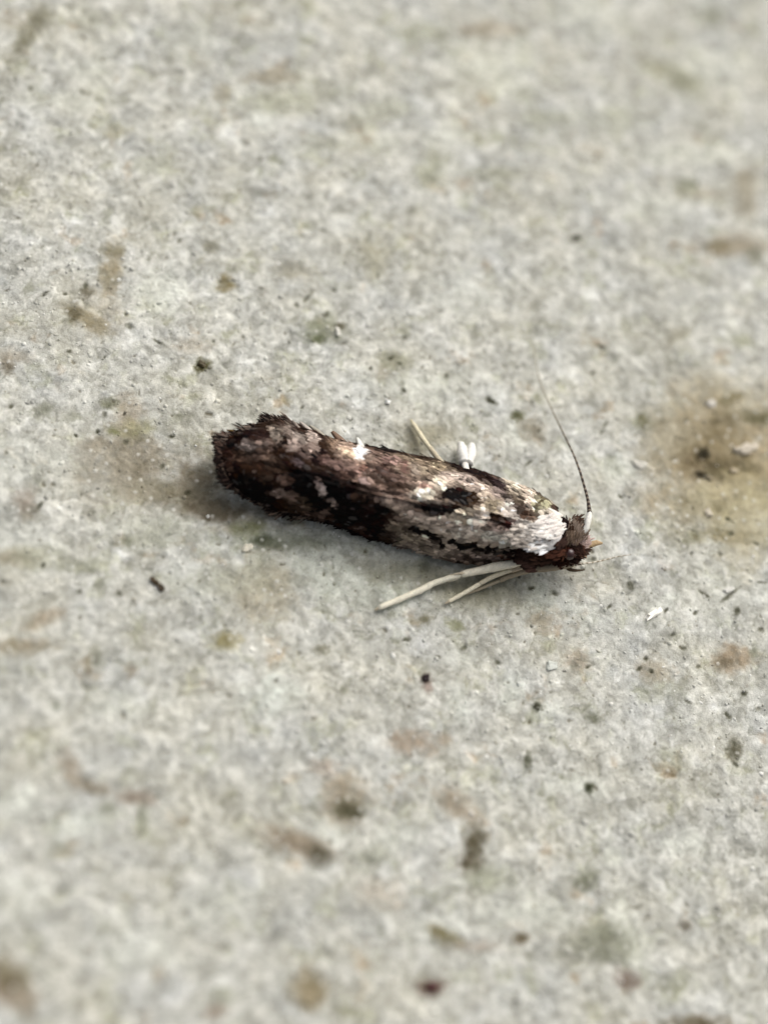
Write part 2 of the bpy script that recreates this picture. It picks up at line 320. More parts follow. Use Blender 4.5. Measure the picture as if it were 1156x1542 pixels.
# loose and embedded mineral grains over the stone
def ico():
    t = (1 + 5 ** .5) / 2
    v = np.array([(-1,t,0),(1,t,0),(-1,-t,0),(1,-t,0),(0,-1,t),(0,1,t),(0,-1,-t),(0,1,-t),(t,0,-1),(t,0,1),(-t,0,-1),(-t,0,1)], float)
    v /= np.linalg.norm(v[0])
    f = np.array([(0,11,5),(0,5,1),(0,1,7),(0,7,10),(0,10,11),(1,5,9),(5,11,4),(11,10,2),(10,7,6),(7,1,8),(3,9,4),(3,4,2),(3,2,6),(3,6,8),(3,8,9),(4,9,5),(2,4,11),(6,2,10),(8,6,7),(9,8,1)])
    return v, f
IV, IF = ico()
def grains(n, seed):
    r = np.random.RandomState(seed)
    VV, FF, CC = [], [], []
    for i in range(n):
        x = r.uniform(-7, 8); y = r.uniform(-9, 12)
        s = 0.018 + 0.030 * r.rand() ** 2.2
        v = IV * (s * r.uniform(0.7, 1.4, 3)) * r.uniform(0.75, 1.25, (12, 1))
        a = r.uniform(0, 6.28); c_, s_ = math.cos(a), math.sin(a)
        v = np.stack([v[:, 0] * c_ - v[:, 1] * s_, v[:, 0] * s_ + v[:, 1] * c_, v[:, 2] * 0.8], 1)
        v += (x, y, ground_z(x, y) - s * 0.45)
        u = r.rand()
        g = ground_col(x, y)
        if u < 0.62: c = g * r.uniform(1.0, 1.22)
        elif u < 0.88: c = g * r.uniform(0.75, 1.0)
        elif u < 0.93: c = lin((226, 226, 218)) * KA
        else: c = g * (0.72, 0.70, 0.64)
        VV.append(v); FF.append(IF + 12 * i); CC.append(np.repeat(np.clip(c, 0, .75)[None], 12, 0))
    return np.concatenate(VV), np.concatenate(FF), np.concatenate(CC)
def ground_col(x, y):
    j = int(np.clip(np.searchsorted(xs, x), 0, nx - 1)); i = int(np.clip(np.searchsorted(ys, y), 0, ny - 1))
    return lin(np.clip(base[i, j], 8, 250)) * KA
v, f, c = grains(9000, 5)
g = mesh_np('mineral_grain', v, f, c, M_GRAIN, slab); tag(g, kind='stuff')

# ------------------------------------------------------------------ the moth
moth_o = at(610, 800, 0.0); moth_o.z = 0
moth = empty('moth', moth_o); moth['_o'] = tuple(moth_o)
tag(moth, 'small brown and grey mottled moth with folded wings resting on pale stone', 'moth')

def catmull(P, n):
    P = np.asarray(P, float); m = len(P)
    out = []
    for t in np.linspace(0, m - 1 - 1e-9, n):
        i = int(t); f = t - i
        p0, p1, p2, p3 = P[max(i - 1, 0)], P[i], P[min(i + 1, m - 1)], P[min(i + 2, m - 1)]
        out.append(0.5 * (2 * p1 + (p2 - p0) * f + (2 * p0 - 5 * p1 + 4 * p2 - p3) * f * f + (3 * p1 - p0 - 3 * p2 + p3) * f ** 3))
    return np.array(out)

# stations from the tail to the shoulder: upper edge, ridge, lower edge (photo pixel, height above stone)
ST = [
 # ux, uy, uz,   rx, ry, rz,   lx, ly, lz
 (341,660,.48, 336,688,.52, 345,722,.40),
 (375,648,.46, 368,694,.62, 372,748,.30),
 (415,633,.42, 412,704,.74, 420,768,.20),
 (462,645,.30, 462,716,.84, 468,780,.15),
 (512,664,.22, 515,728,.90, 520,797,.12),
 (560,672,.16, 570,741,.93, 572,814,.11),
 (610,682,.14, 625,753,.94, 625,828,.10),
 (660,693,.14, 680,766,.93, 675,845,.12),
 (710,706,.16, 730,777,.91, 725,850,.16),
 (760,722,.22, 775,787,.88, 770,849,.22),
 (805,742,.32, 806,795,.84, 805,847,.30),
 (832,765,.44, 828,800,.76, 826,842,.42),
]
NS, NV = 150, 44
U3 = catmull([tuple(at(s[0], s[1], s[2])) for s in ST], NS)
R3 = catmull([tuple(at(s[3], s[4], s[5])) for s in ST], NS)
L3 = catmull([tuple(at(s[6], s[7], s[8])) for s in ST], NS)
def wing_grid(E3, lift):
    """E3: outer edge, R3: ridge; a bulging roof surface between them"""
    G = np.zeros((NS, NV, 3))
    vv = np.linspace(-0.04, 1, NV)
    for i in range(NS):
        A, B = R3[i], E3[i]
        p = A[None] + (B - A)[None] * vv[:, None]
        bul = np.sin(np.clip(vv, 0, 1) * math.pi) * 0.21 * (1 if i > 12 else i / 12)
        p[:, 2] += bul + lift * (1 - vv) + 0.012 * np.sin(i * 0.35 + vv * 7)
        t = i / (NS - 1.0)
        out = (B - A); out[2] = 0; out /= (np.linalg.norm(out) + 1e-6)
        p += out[None] * (bul * 0.25)[:, None]
        G[i] = p
    return G
G_far = wing_grid(U3, 0.0)
G_near = wing_grid(L3, 0.012)

def grid_normals(G):
    du = np.gradient(G, axis=0); dv = np.gradient(G, axis=1)
    n = np.cross(du, dv); n /= (np.linalg.norm(n, axis=2, keepdims=True) + 1e-9)
    n[n[..., 2] < 0] *= -1
    return n, du / (np.linalg.norm(du, axis=2, keepdims=True) + 1e-9)

# the pattern of the wings, each blotch at its own place on the wing:
# (x, y, half length, half width, angle, colour, strength)
PATTERN = [
 # broad fields
 (420,700,110,75,10,(50,35,27),1.0),(590,715,75,48,12,(104,84,74),.9),(540,770,90,32,18,(30,17,16),.95),(500,735,60,24,15,(24,13,14),.9),
 (720,775,100,60,14,(146,131,116),.95),(650,700,60,14,12,(112,98,80),.8),(690,845,120,9,4,(92,76,66),.8),
 # tail
 (385,735,46,17,18,(20,9,9),.95),(360,650,24,9,-15,(42,26,20),.9),(430,745,26,10,15,(64,50,45),.7),(420,705,14,9,0,(64,50,42),.7),(385,672,12,8,0,(72,60,56),.7),
 (375,680,12,8,0,(66,56,48),.6),(402,720,10,7,0,(70,58,50),.6),(345,690,10,9,0,(66,44,38),.7),(395,655,14,8,0,(48,34,36),.6),(416,666,9,8,0,(88,74,66),.6),
 (418,652,8,12,-30,(132,120,108),.85),(438,648,8,12,-40,(112,100,92),.85),(452,662,7,9,-40,(150,138,128),.7),(470,658,11,7,30,(150,136,126),.8),(452,640,8,6,0,(60,42,36),.8),
 (455,675,12,7,20,(34,18,18),.8),(480,690,22,10,15,(30,16,14),.8),(470,705,18,8,15,(52,40,34),.6),(455,725,30,14,15,(22,12,10),.8),(445,760,20,8,20,(70,54,44),.8),(480,780,24,9,22,(58,44,38),.7),
 (515,672,18,11,25,(140,118,102),.9),(503,662,9,7,30,(112,90,72),.7),(530,684,16,6,25,(184,158,132),.9),(500,690,12,5,20,(96,70,56),.7),(545,680,9,11,20,(236,234,226),1.0),
 (373,671,13,8,0,(112,100,94),.9),(396,684,10,8,20,(92,74,64),.8),(444,671,9,8,-30,(150,132,122),.9),(472,675,11,7,25,(134,116,106),.9),(494,694,12,6,20,(104,80,74),.85),
 (450,698,10,7,20,(84,72,74),.8),(508,700,14,8,15,(118,94,86),.85),(531,706,12,8,10,(124,100,90),.85),(549,697,9,6,10,(132,108,92),.8),(422,743,11,9,20,(112,94,86),.85),(440,748,9,8,30,(104,84,74),.8),
 (458,754,12,7,25,(92,76,62),.8),(382,690,10,7,0,(92,74,64),.75),(409,695,9,7,30,(82,66,56),.75),(362,690,8,9,0,(88,68,56),.7),(430,722,10,6,20,(86,68,60),.75),(520,726,10,6,20,(96,76,68),.75),(480,772,12,6,25,(88,70,62),.7),
 (505,785,9,6,20,(74,56,50),.7),(540,790,10,6,15,(66,50,44),.7),(555,765,9,6,10,(62,46,44),.7),(400,668,9,6,20,(104,88,80),.8),(351,706,7,7,0,(80,60,50),.7),(462,690,8,5,20,(96,80,74),.8),
 # bright comma marks
 (487,736,5,9,-35,(176,158,150),.9),(481,727,4,5,-35,(130,110,104),.8),(500,758,5,9,-35,(136,118,110),.9),
 # brown middle
 (553,728,6,5,0,(156,132,126),.95),(535,712,9,6,0,(88,66,60),.6),(575,712,16,8,10,(70,52,48),.7),(556,690,10,7,0,(124,108,96),.7),(590,695,14,7,10,(118,92,86),.8),(610,705,7,10,10,(104,72,68),.7),
 (628,708,7,9,-20,(160,144,128),.9),(584,702,5,6,0,(44,24,20),.9),(566,718,6,5,0,(36,18,16),.9),(573,718,8,5,0,(120,102,92),.7),(520,715,18,8,10,(60,42,38),.7),(595,730,30,8,15,(56,42,34),.8),(545,745,14,6,10,(60,46,38),.7),
 (643,707,8,6,20,(138,124,104),.9),(660,702,10,6,15,(120,106,84),.8),(600,722,12,8,0,(78,60,54),.6),(548,705,8,6,0,(100,62,50),.6),
 # upper edge dark
 (575,674,34,4,14,(30,16,12),.95),(625,686,34,4,12,(44,30,22),.9),(690,700,34,7,20,(34,20,14),.95),(722,715,26,8,24,(40,26,22),.95),(762,736,24,13,28,(40,28,32),.95),(752,730,12,8,0,(58,44,48),.8),
 (792,738,24,3,35,(70,56,44),.85),(826,760,18,3,50,(80,68,52),.8),
 # dark central cell patch
 (690,748,33,14,8,(30,17,9),1.0),(720,752,16,12,10,(58,42,28),.9),(652,766,28,9,8,(34,18,13),1.0),(675,770,18,10,-25,(30,16,12),.95),(705,765,14,6,20,(40,26,16),.9),
 # pale ring round it
 (641,745,15,10,10,(198,190,170),1.0),(632,752,14,8,20,(172,160,144),.8),(662,727,10,10,20,(184,172,152),.9),(680,718,18,7,0,(158,142,130),.9),(705,722,12,8,20,(150,134,124),.9),(722,735,16,8,30,(152,136,124),.9),(733,752,7,15,0,(172,156,138),.9),
 (728,768,10,7,0,(196,180,160),.95),(642,733,8,5,0,(150,104,92),.7),(607,763,26,9,22,(142,124,110),.95),(632,778,14,7,25,(150,132,120),.9),(585,752,12,7,10,(134,116,104),.8),
 (745,762,16,10,20,(134,122,98),.8),(770,772,15,18,-35,(178,168,158),.95),(748,742,10,8,20,(140,124,116),.7),
 (752,783,24,7,20,(44,26,20),.95),(770,792,11,8,30,(66,36,34),.95),(733,776,12,7,10,(56,36,26),.9),
 (788,766,12,15,-20,(54,40,34),.9),(800,778,12,8,20,(74,50,36),.8),(780,748,16,8,35,(90,78,62),.6),
 (775,722,28,4,24,(176,164,144),.9),(797,742,22,6,40,(180,164,146),.9),(800,757,8,14,-20,(186,170,154),.9),(816,760,16,14,10,(140,137,108),.9),(828,778,12,10,20,(176,166,150),.9),(820,752,6,4,0,(74,64,44),.9),
 (690,790,42,10,8,(162,146,134),.95),(660,785,22,7,14,(158,142,128),.9),(700,775,22,8,-12,(150,138,120),.9),(722,783,16,7,-20,(194,182,168),.9),(712,800,34,8,5,(164,152,138),.9),(735,795,12,8,0,(104,92,82),.7),
 (758,808,30,9,8,(172,168,156),.95),(745,795,10,8,0,(96,80,72),.8),(785,806,28,8,12,(166,160,150),.85),(790,790,16,7,15,(172,166,158),.8),(755,797,12,5,0,(128,110,102),.8),(700,788,7,5,0,(110,96,72),.7),
 # the black streak above the lower edge and what is under it
 (600,792,12,8,40,(122,108,92),.85),(612,806,18,10,35,(138,124,106),.9),(632,820,22,7,20,(120,108,92),.8),(588,800,10,8,0,(64,52,46),.8),(575,815,22,8,12,(50,38,32),.8),
 (645,805,34,7,16,(16,8,10),1.0),(690,818,34,6,12,(18,9,10),1.0),(740,826,34,5,6,(30,19,18),1.0),(790,829,34,5,6,(34,21,18),1.0),
 (686,830,20,5,6,(138,122,110),.85),(730,838,50,6,3,(84,70,64),.85),(775,841,24,5,0,(104,50,24),.8),(715,846,34,4,3,(48,36,30),.8),(800,838,20,6,0,(58,40,30),.8),
]
allG = np.concatenate([G_far.reshape(-1, 3), G_near.reshape(-1, 3)])
apx, apy = project(allG)
allN = np.concatenate([grid_normals(G_far)[0].reshape(-1, 3), grid_normals(G_near)[0].reshape(-1, 3)])
axm = np.array(at(860, 830, .5) - at(345, 695, .5)); axm[2] = 0; axm /= np.linalg.norm(axm)
aym = np.array((-axm[1], axm[0], 0.0))
_pat = []
for (px, py, rx, ry, ang, cl, s) in PATTERN:
    k = int(np.argmin((apx - px) ** 2 + (apy - py) ** 2)); c = allG[k]
    # half axes carried from the picture's scale on to the wing, there about 1/100 unit to the pixel
    a_ = R(ang)
    nn_ = Vector(allN[k])
    def on_wing(qx, qy):
        d_ = fwd * KPX + right * (qx - W / 2) + upv * (H / 2 - qy)
        return cam.location + d_ * ((Vector(c) - cam.location).dot(nn_) / d_.dot(nn_))
    e1_ = on_wing(px + 10 * math.cos(a_), py + 10 * math.sin(a_)) - on_wing(px, py)
    e2_ = on_wing(px - 10 * math.sin(a_), py + 10 * math.cos(a_)) - on_wing(px, py)
    J = np.linalg.inv(np.array([[e1_.x, e2_.x], [e1_.y, e2_.y]]) / 10.0)
    _pat.append((c[0], c[1], J / np.array([[rx], [ry]]), lin(cl), s))
def wing_colour(P):
    P = np.atleast_2d(P); x, y = P[:, 0], P[:, 1]
    wx_ = x + 0.065 * fbm(x * 7, y * 7, 5, 3, .7); wy_ = y + 0.05 * fbm(x * 7, y * 7, 6, 3, .7)
    col = np.repeat(lin((62, 47, 40))[None], len(P), 0)
    for (cx, cy, J, cl, s) in _pat:
        dx, dy = wx_ - cx, wy_ - cy
        d = np.hypot(J[0, 0] * dx + J[0, 1] * dy, J[1, 0] * dx + J[1, 1] * dy)
        m = (smooth(1.35, 0.7, d) * s)[:, None]
        col = col * (1 - m) + cl * m
    sp_ = fbm(x * 11, y * 14, 8, 3, .7)[:, None]
    lum_ = col.mean(axis=1, keepdims=True)
    col = col * np.where(lum_ < .11, (np.clip(lum_, .004, 1) / .11) ** .36, (lum_ / .11) ** .06)
    col = col * np.exp(1.45 * sp_)
    pale = smooth(.24, .5, fbm(x * 9 + 5, y * 12, 12, 2, .6))[:, None] * .32
    col = col * (1 - pale) + (col * 1.8 + .028) * pale
    g_ = col.mean(axis=1, keepdims=True)
    col = col * .8 + g_ * np.array((1.06, 1.0, .90)) * .2
    return np.clip(col * 1.12 - .005, 0.0012, .8)

wing_objs = []
for nm, G, lab in (('forewing', G_far, 'forewing on the far side, dark along its upper edge'), ('forewing', G_near, 'forewing on the near side, with a black streak low down')):
    Vt = G.reshape(-1, 3)
    nrm, _ = grid_normals(G)
    Vb = (G - nrm * 0.025).reshape(-1, 3)
    i_, j_ = np.meshgrid(np.arange(NS - 1), np.arange(NV - 1), indexing='ij'); a = (i_ * NV + j_).ravel()
    Ft = np.stack([a, a + NV, a + NV + 1, a + 1], 1)
    N = NS * NV
    rimw = np.concatenate([np.arange(NV), np.arange(2, NS + 1) * NV - 1, (NS - 1) * NV + np.arange(NV - 2, -1, -1), np.arange(NS - 2, 0, -1) * NV])
    q = np.arange(len(rimw)); qn = (q + 1) % len(rimw)
    Fs = np.stack([rimw, rimw[qn], rimw[qn] + N, rimw + N], 1)
    F = np.concatenate([Ft, Ft[:, ::-1] + N, Fs])
    VV = np.concatenate([Vt, Vb]); cc = wing_colour(Vt); cc = np.concatenate([cc, cc * 0.7])
    w = mesh_np(nm, VV, F, cc * 0.8, M_SCALE, moth); w['label'] = lab
    wing_objs.append(w)

def scale_verts(c, d, n, ln, wd, tilt, curl, tip):
    """one wing scale: root at c, pointing d, lying on the face with normal n; 8 vertices, 6 faces worth"""
    s = np.cross(n, d); s /= np.linalg.norm(s) + 1e-9
    dd = d * math.cos(tilt) + n * math.sin(tilt)
    nn = np.cross(s, dd); nn = nn if nn @ n > 0 else -nn
    prof = ((0, .45), (.45, 1.0), (.85, .9))
    vs = []
    for u, w_ in prof:
        z = -curl * ln * u * u
        mid = c + dd * ln * u + nn * z
        vs += [mid - s * wd * w_ * .5, mid + nn * wd * 0.12, mid + s * wd * w_ * .5]
    for k, (o, e) in enumerate(((-.28, tip[0]), (.02, tip[1]), (.3, tip[2]))):
        vs.append(c + dd * ln * e + s * wd * o + nn * (-curl * ln))
    return vs
SF = []
for r_ in range(3):
    b_ = r_ * 3
    SF += [(b_, b_ + 1, b_ + 4, b_ + 3), (b_ + 1, b_ + 2, b_ + 5, b_ + 4)]
SF = np.array(SF)

def build_scales(name, items, mat, parent):
    VV, FF, CC = [], [], []
    for i, (vs, c) in enumerate(items):
        VV += vs; FF.append(SF + 12 * i); CC += [c] * 12
    o = mesh_np(name, np.array(VV), np.concatenate(FF), np.array(CC), mat, parent, smooth_shade=False)
    return o

for G, parent, seed in ((G_far, wing_objs[0], 3), (G_near, wing_objs[1], 4)):
    r = np.random.RandomState(seed)
    nrm, du = grid_normals(G)
    n = 7500
    ui = r.uniform(0, NS - 1, n); vi = r.uniform(0, NV - 1, n)
    order = np.argsort(ui); ui = ui[order]; vi = vi[order]
    items = []
    P = G[ui.astype(int), vi.astype(int)]
    cols = wing_colour(P)
    for k in range(n):
        i, j = int(ui[k]), int(vi[k])
        c = G[i, j]; nn = nrm[i, j]; d = -du[i, j]
        ang = r.normal(0, 0.28) + (0.25 if parent is wing_objs[1] else -0.25) * 0.4
        s = np.cross(nn, d); d2 = d * math.cos(ang) + s * math.sin(ang)
        wild = r.rand() < 0.03
        ln = r.uniform(0.08, 0.12) * (1.2 if wild else 1); wd = r.uniform(0.06, 0.095)
        tl = r.uniform(0.03, 0.12) + (0.25 if wild else 0)
        g = float(np.exp(r.normal(0, 0.34)))
        cc = cols[k] * g + np.array((0.004, 0.0015, 0.0)) * r.rand()
        u = r.rand()
        if u < 0.05: cc = cc * 1.7 + 0.03
        elif u < 0.12: cc = cc * 0.5
        items.append((scale_verts(c - d2 * 0.04 + nn * 0.004, d2, nn, ln, wd, tl, r.uniform(0, .15), (r.uniform(.95, 1.1), r.uniform(1, 1.15), r.uniform(.95, 1.1))), np.clip(cc, 0.002, 0.8)))
    o = build_scales('wing_scale', items, M_SCALE, wing_objs[0] if parent is wing_objs[0] else wing_objs[1])
    # the parent wing sits at the moth's origin: bring the vertices into that frame
    o.data.transform(Matrix.Translation(-moth_o)); tag(o, kind='stuff')

# fringe round the tail and along the rear edges: hair scales, ragged
def fringe(edge, t0, t1, n, ln0, ln1, colf, seed, name='fringe', outward=1.0, rise=0.0):
    r = np.random.RandomState(seed); items = []
    for k in range(n):
        t = t0 + (t1 - t0) * r.rand()
        i = int(t * (NS - 1)); p = edge[i]
        ridge = R3[i]
        out = p - ridge; out[2] *= 0.3; out /= np.linalg.norm(out) + 1e-9
        back = edge[max(i - 3, 0)] - edge[min(i + 3, NS - 1)]; back /= np.linalg.norm(back) + 1e-9
        d = out * outward * r.uniform(.5, 1.2) + back * r.uniform(.6, 1.3) + np.array((0, 0, rise + r.normal(0, .12)))
        d /= np.linalg.norm(d)
        n_ = np.array((0, 0, 1.0)) - d * d[2]; n_ /= np.linalg.norm(n_)
        cl_ = float(vnoise(np.array([t * 38.0]), np.array([seed * 1.7]), seed)[0])
        d = d + back * cl_ * .5; d /= np.linalg.norm(d)
        ln = r.uniform(ln0, ln1) * (0.85 + 1.1 * cl_)
        c = colf(p, r) * math.exp(r.normal(0, .3))
        q = p - out * 0.08 * r.rand() + np.array((0, 0, r.uniform(-.03, .03)))
        items.append((scale_verts(q, d, n_, ln * .8, r.uniform(.012, .034), r.normal(0, .1), r.uniform(-.1, .2), (r.uniform(.9, 1.2), r.uniform(1, 1.25), r.uniform(.9, 1.2))), np.clip(c, .002, .8)))
    o = build_scales(name, items, M_SCALE, moth); tag(o, kind='stuff'); return o
dk = lambda p, r: lin((24, 17, 15)) if r.rand() < .6 else lin((96, 84, 76))
fringe(U3, 0.0, 0.24, 1300, .10, .24, dk, 31, outward=.5, rise=.05)
fringe(L3, 0.0, 0.30, 1500, .08, .20, lambda p, r: lin((18, 12, 11)) if r.rand() < .7 else lin((96, 82, 70)), 32, outward=.45, rise=-.1)
fringe(L3, 0.30, 0.62, 420, .06, .14, lambda p, r: wing_colour(p)[0] * .9, 35, outward=.4, rise=-.1)
# the tip tuft that closes the tail
tip_edge = catmull([U3[0], (U3[0] + R3[0]) / 2, R3[0], (L3[0] + R3[0]) / 2, L3[0]], NS)
items = []
r = np.random.RandomState(33)
for k in range(1400):
    i = r.randint(0, NS); p = tip_edge[i] + axm * r.uniform(-.02, .22) + np.array((0, 0, r.uniform(-.05, .03)))
    d = -axm * r.uniform(.7, 1.1) + aym * ((0.5 - i / NS) * 1.3 + r.normal(0, .35)) + np.array((0, 0, r.normal(0, .15)))
    d /= np.linalg.norm(d); n_ = np.array((0, 0, 1.0)) - d * d[2]; n_ /= np.linalg.norm(n_)
    ln = r.uniform(.06, .17)
    c = (lin((24, 17, 15)) if r.rand() < .7 else lin((80, 64, 56))) * math.exp(r.normal(0, .3))
    items.append((scale_verts(p, d, n_, ln, r.uniform(.012, .034), r.normal(0, .1), r.uniform(-.1, .2), (r.uniform(.9, 1.2), r.uniform(1, 1.25), r.uniform(.9, 1.2))), c))
o = build_scales('tail_tuft', items, M_SCALE, moth); tag(o, kind='stuff')

# broad pale scales that stand out singly along the upper rear edge
def single_scale(name, pts, wd, colr, mat=M_SCALE, parent=None, thick=0.012, label=None):
    """a flat tapering blade along pts (pixel, pixel, height)"""
    P = catmull([tuple(at(*p)) for p in pts], 7)
    Vs, Fs = [], []
    for i in range(7):
        t = P[min(i + 1, 6)] - P[max(i - 1, 0)]; t /= np.linalg.norm(t)
        s = np.cross(t, (0, 0, 1)); s /= np.linalg.norm(s); n = np.cross(s, t)
        u = i / 6; w_ = wd * (0.35 + 0.65 * math.sin(math.pi * min(1, u * 0.8 + .15))) * .5
        Vs += [P[i] - s * w_, P[i] + n * thick * 2, P[i] + s * w_, P[i] - n * thick]
    for i in range(6):
        for k in range(4): Fs.append((4 * i + k, 4 * i + (k + 1) % 4, 4 * i + 4 + (k + 1) % 4, 4 * i + 4 + k))
    Fs += [(3, 2, 1, 0), (24, 25, 26, 27)]
    o = mesh_np(name, np.array(Vs), Fs, np.repeat(colr[None], 28, 0), mat, parent or moth)
    if label: o['label'] = label
    return o
for pts, wd, cl in [
    ([(428,664,0.59),(420,648,0.59),(412,637,0.55)], .10, (128,116,104)),
    ([(446,662,0.57),(438,646,0.57),(430,636,0.53)], .09, (112,100,90)),
    ([(462,664,0.53),(452,648,0.53),(440,634,0.49)], .08, (140,128,118)),
    ([(480,662,0.45),(468,650,0.46),(452,636,0.44)], .09, (186,176,166)),
    ([(492,662,0.39),(480,651,0.41),(466,641,0.39)], .08, (166,160,146)),
    ([(470,676,0.59),(462,664,0.61),(452,654,0.59)], .07, (150,132,124)),
    ([(484,678,0.53),(474,668,0.55),(464,660,0.53)], .08, (158,142,130)),
    ([(528,678,.32),(514,664,.32),(500,650,.30)], .12, (130,108,92)),
    ([(536,686,.38),(520,674,.39),(504,664,.37)], .10, (158,136,118)),
    ([(545,690,.42),(534,680,.43),(520,674,.42)], .09, (194,180,162)),
    ([(551,688,.42),(545,676,.42),(538,660,.34)], .13, (228,228,220)),
    ([(372,654,.50),(358,650,.50),(342,648,.46)], .05, (120,92,48)),
]:
    single_scale('fringe_scale', pts, wd, lin(cl) * .9)

# body under the wings: one continuous tapering surface, thorax and head apart
def blob(name, centre, axes, radii, colf, mat, parent, seed=0, amp=.08, res=(24, 16)):
    nu, nv = res; Vs = []; 
    A = np.array(axes, float)
    for j in range(nv + 1):
        th = math.pi * j / nv
        for i in range(nu):
            ph = 2 * math.pi * i / nu
            d = np.array((math.cos(th), math.sin(th) * math.cos(ph), math.sin(th) * math.sin(ph)))
            w_ = 1 + amp * mnoise.noise(Vector(d * 2.5) + Vector((seed, 0, 0)))
            Vs.append(np.array(centre) + (A.T @ (d * np.array(radii))) * w_)
    Fs = [(j * nu + i, j * nu + (i + 1) % nu, (j + 1) * nu + (i + 1) % nu, (j + 1) * nu + i) for j in range(nv) for i in range(nu)]
    Vs = np.array(Vs); cc = np.array([colf(v) for v in Vs])
    return mesh_np(name, Vs, np.array(Fs), cc, mat, parent)
up = np.array((0, 0, 1.0))
AX = (axm, aym, up)
def ptc(px, py, z): return np.array(at(px, py, z))
blob('abdomen', ptc(600, 775, .38), AX, (1.8, .26, .22), lambda v: lin((70, 52, 40)) * .8, M_BODY, moth, 2)
def under(v): return lin((96, 68, 48)) * .8
blob('underside', ptc(755, 820, .28), AX, (.85, .26, .20), under, M_BODY, moth, 3)
th_c = ptc(818, 806, .62)
blob('thorax', th_c, AX, (.34, .34, .30), lambda v: lin((244, 240, 234)) * .9 if v[2] > .62 else lin((84, 62, 48)) * .8, M_BODY, moth, 4)
hd_c = ptc(855, 822, .48)
def headcol(v):
    return lin((120, 100, 92)) * .8 if v[2] > hd_c[2] + .02 else lin((76, 42, 28)) * .8
head = blob('head', hd_c, AX, (.20, .24, .25), headcol, M_BODY, moth, 5, .1)
e = blob('eye', ptc(856, 834, .64), AX, (.095, .095, .095), lambda v: lin((44, 14, 8)), M_EYE, head, 6, .0); e.data.transform(Matrix.Translation(-moth_o))

# scales and hair on thorax and head
def tuft(name, specs, seed, parent=moth, mult=1, lift=.22, tl=.05, lk=1.0):
    r = np.random.RandomState(seed); items = []
    for (px, py, z, dx, dy, dz, ln, wd, spread, n, cl, cv) in specs:
        c0 = ptc(px, py, z)
        a0 = ptc(px + dx, py + dy, z) - c0; a0 /= max(np.linalg.norm(a0), 1e-6); a0 = a0 + np.array((0, 0, dz))
        for k in range(n * mult):
            c = c0 + r.normal(0, spread, 3) * (1, 1, .35)
            d = a0 + r.normal(0, lift, 3) * (1, 1, .5); d /= np.linalg.norm(d)
            n_ = np.array((0, 0, 1.0)) - d * d[2]; n_ /= np.linalg.norm(n_)
            cc = lin(cl) * .88 * math.exp(r.normal(0, cv))
            items.append((scale_verts(c, d, n_, ln * lk * r.uniform(.7, 1.2), wd * r.uniform(.7, 1.2), r.normal(tl, tl), r.uniform(0, .2), (r.uniform(.9, 1.1), r.uniform(1, 1.15), r.uniform(.9, 1.1))), np.clip(cc, .002, .82)))
    o = build_scales(name, items, M_SCALE, parent); tag(o, kind='stuff'); return o
tuft('thorax_scale', [
    (832,793,.94, -10,4,.02, .13,.04,.075, 60,(246,238,230),.06),
    (818,800,.95, -10,0,.02, .12,.04,.05, 40,(214,208,200),.25),
    (812,816,.86, -10,2,.0, .13,.045,.055, 55,(250,247,242),.05),
    (800,806,.92, -10,0,.0, .10,.04,.07, 26,(170,164,156),.45),
    (786,810,.92, -10,0,.0, .10,.04,.08, 20,(160,152,142),.45),
    (838,783,.84, -8,-4,.0, .12,.08,.05, 25,(240,234,222),.08),
    (845,812,.80, -6,4,.0, .10,.05,.04, 25,(58,42,36),.25),
    (838,826,.70, -8,2,.0, .14,.07,.06, 50,(64,38,28),.3),
    (824,834,.60, -10,1,.0, .14,.07,.06, 50,(52,36,28),.3),
    (800,836,.52, -10,1,.0, .14,.07,.07, 50,(56,40,34),.3),
    (846,782,.80, 1,8,.0, .12,.035,.035, 30,(34,22,20),.2),
    (842,796,.82, 1,8,.0, .12,.035,.03, 22,(34,22,18),.2),
    (830,768,.60, -8,-4,.0, .12,.08,.05, 25,(176,168,150),.12),
], 51, mult=5, lift=.14, tl=.0)
tuft('head_hair', [
    (862,800,.74, 4,-10,.3, .18,.02,.05, 70,(124,110,98),.2),
    (868,806,.70, 6,-8,.2, .16,.02,.05, 60,(106,92,80),.2),
    (856,812,.76, 2,-10,.2, .16,.02,.05, 60,(86,72,60),.25),
    (872,800,.62, 5,-9,.2, .15,.02,.05, 60,(112,98,86),.2),
    (876,816,.52, 7,-3,.1, .12,.02,.045, 60,(176,154,146),.2),
    (874,826,.46, 7,2,.0, .11,.02,.045, 60,(70,52,44),.3),
    (862,822,.68, 5,4,.1, .11,.02,.05, 70,(44,28,22),.3),
    (848,824,.68, -2,6,.1, .11,.02,.05, 70,(56,34,24),.3),
    (866,788,.74, 8,-6,.2, .12,.02,.04, 40,(70,54,44),.25),
    (858,792,.78, 1,8,.0, .10,.02,.03, 18,(50,34,24),.2),
    (872,812,.64, 6,-2,.1, .12,.024,.02, 30,(170,150,144),.2),
    (868,828,.56, 8,3,.0, .12,.024,.04, 50,(56,36,28),.3),
    (858,838,.48, 8,2,-.1, .12,.024,.06, 50,(38,25,20),.3),
    (845,838,.50, -4,4,-.1, .12,.024,.06, 50,(46,26,18),.3),
    (874,832,.46, 6,4,.0, .10,.02,.03, 30,(140,116,96),.25),
], 52, mult=5, lift=.12, lk=.58)

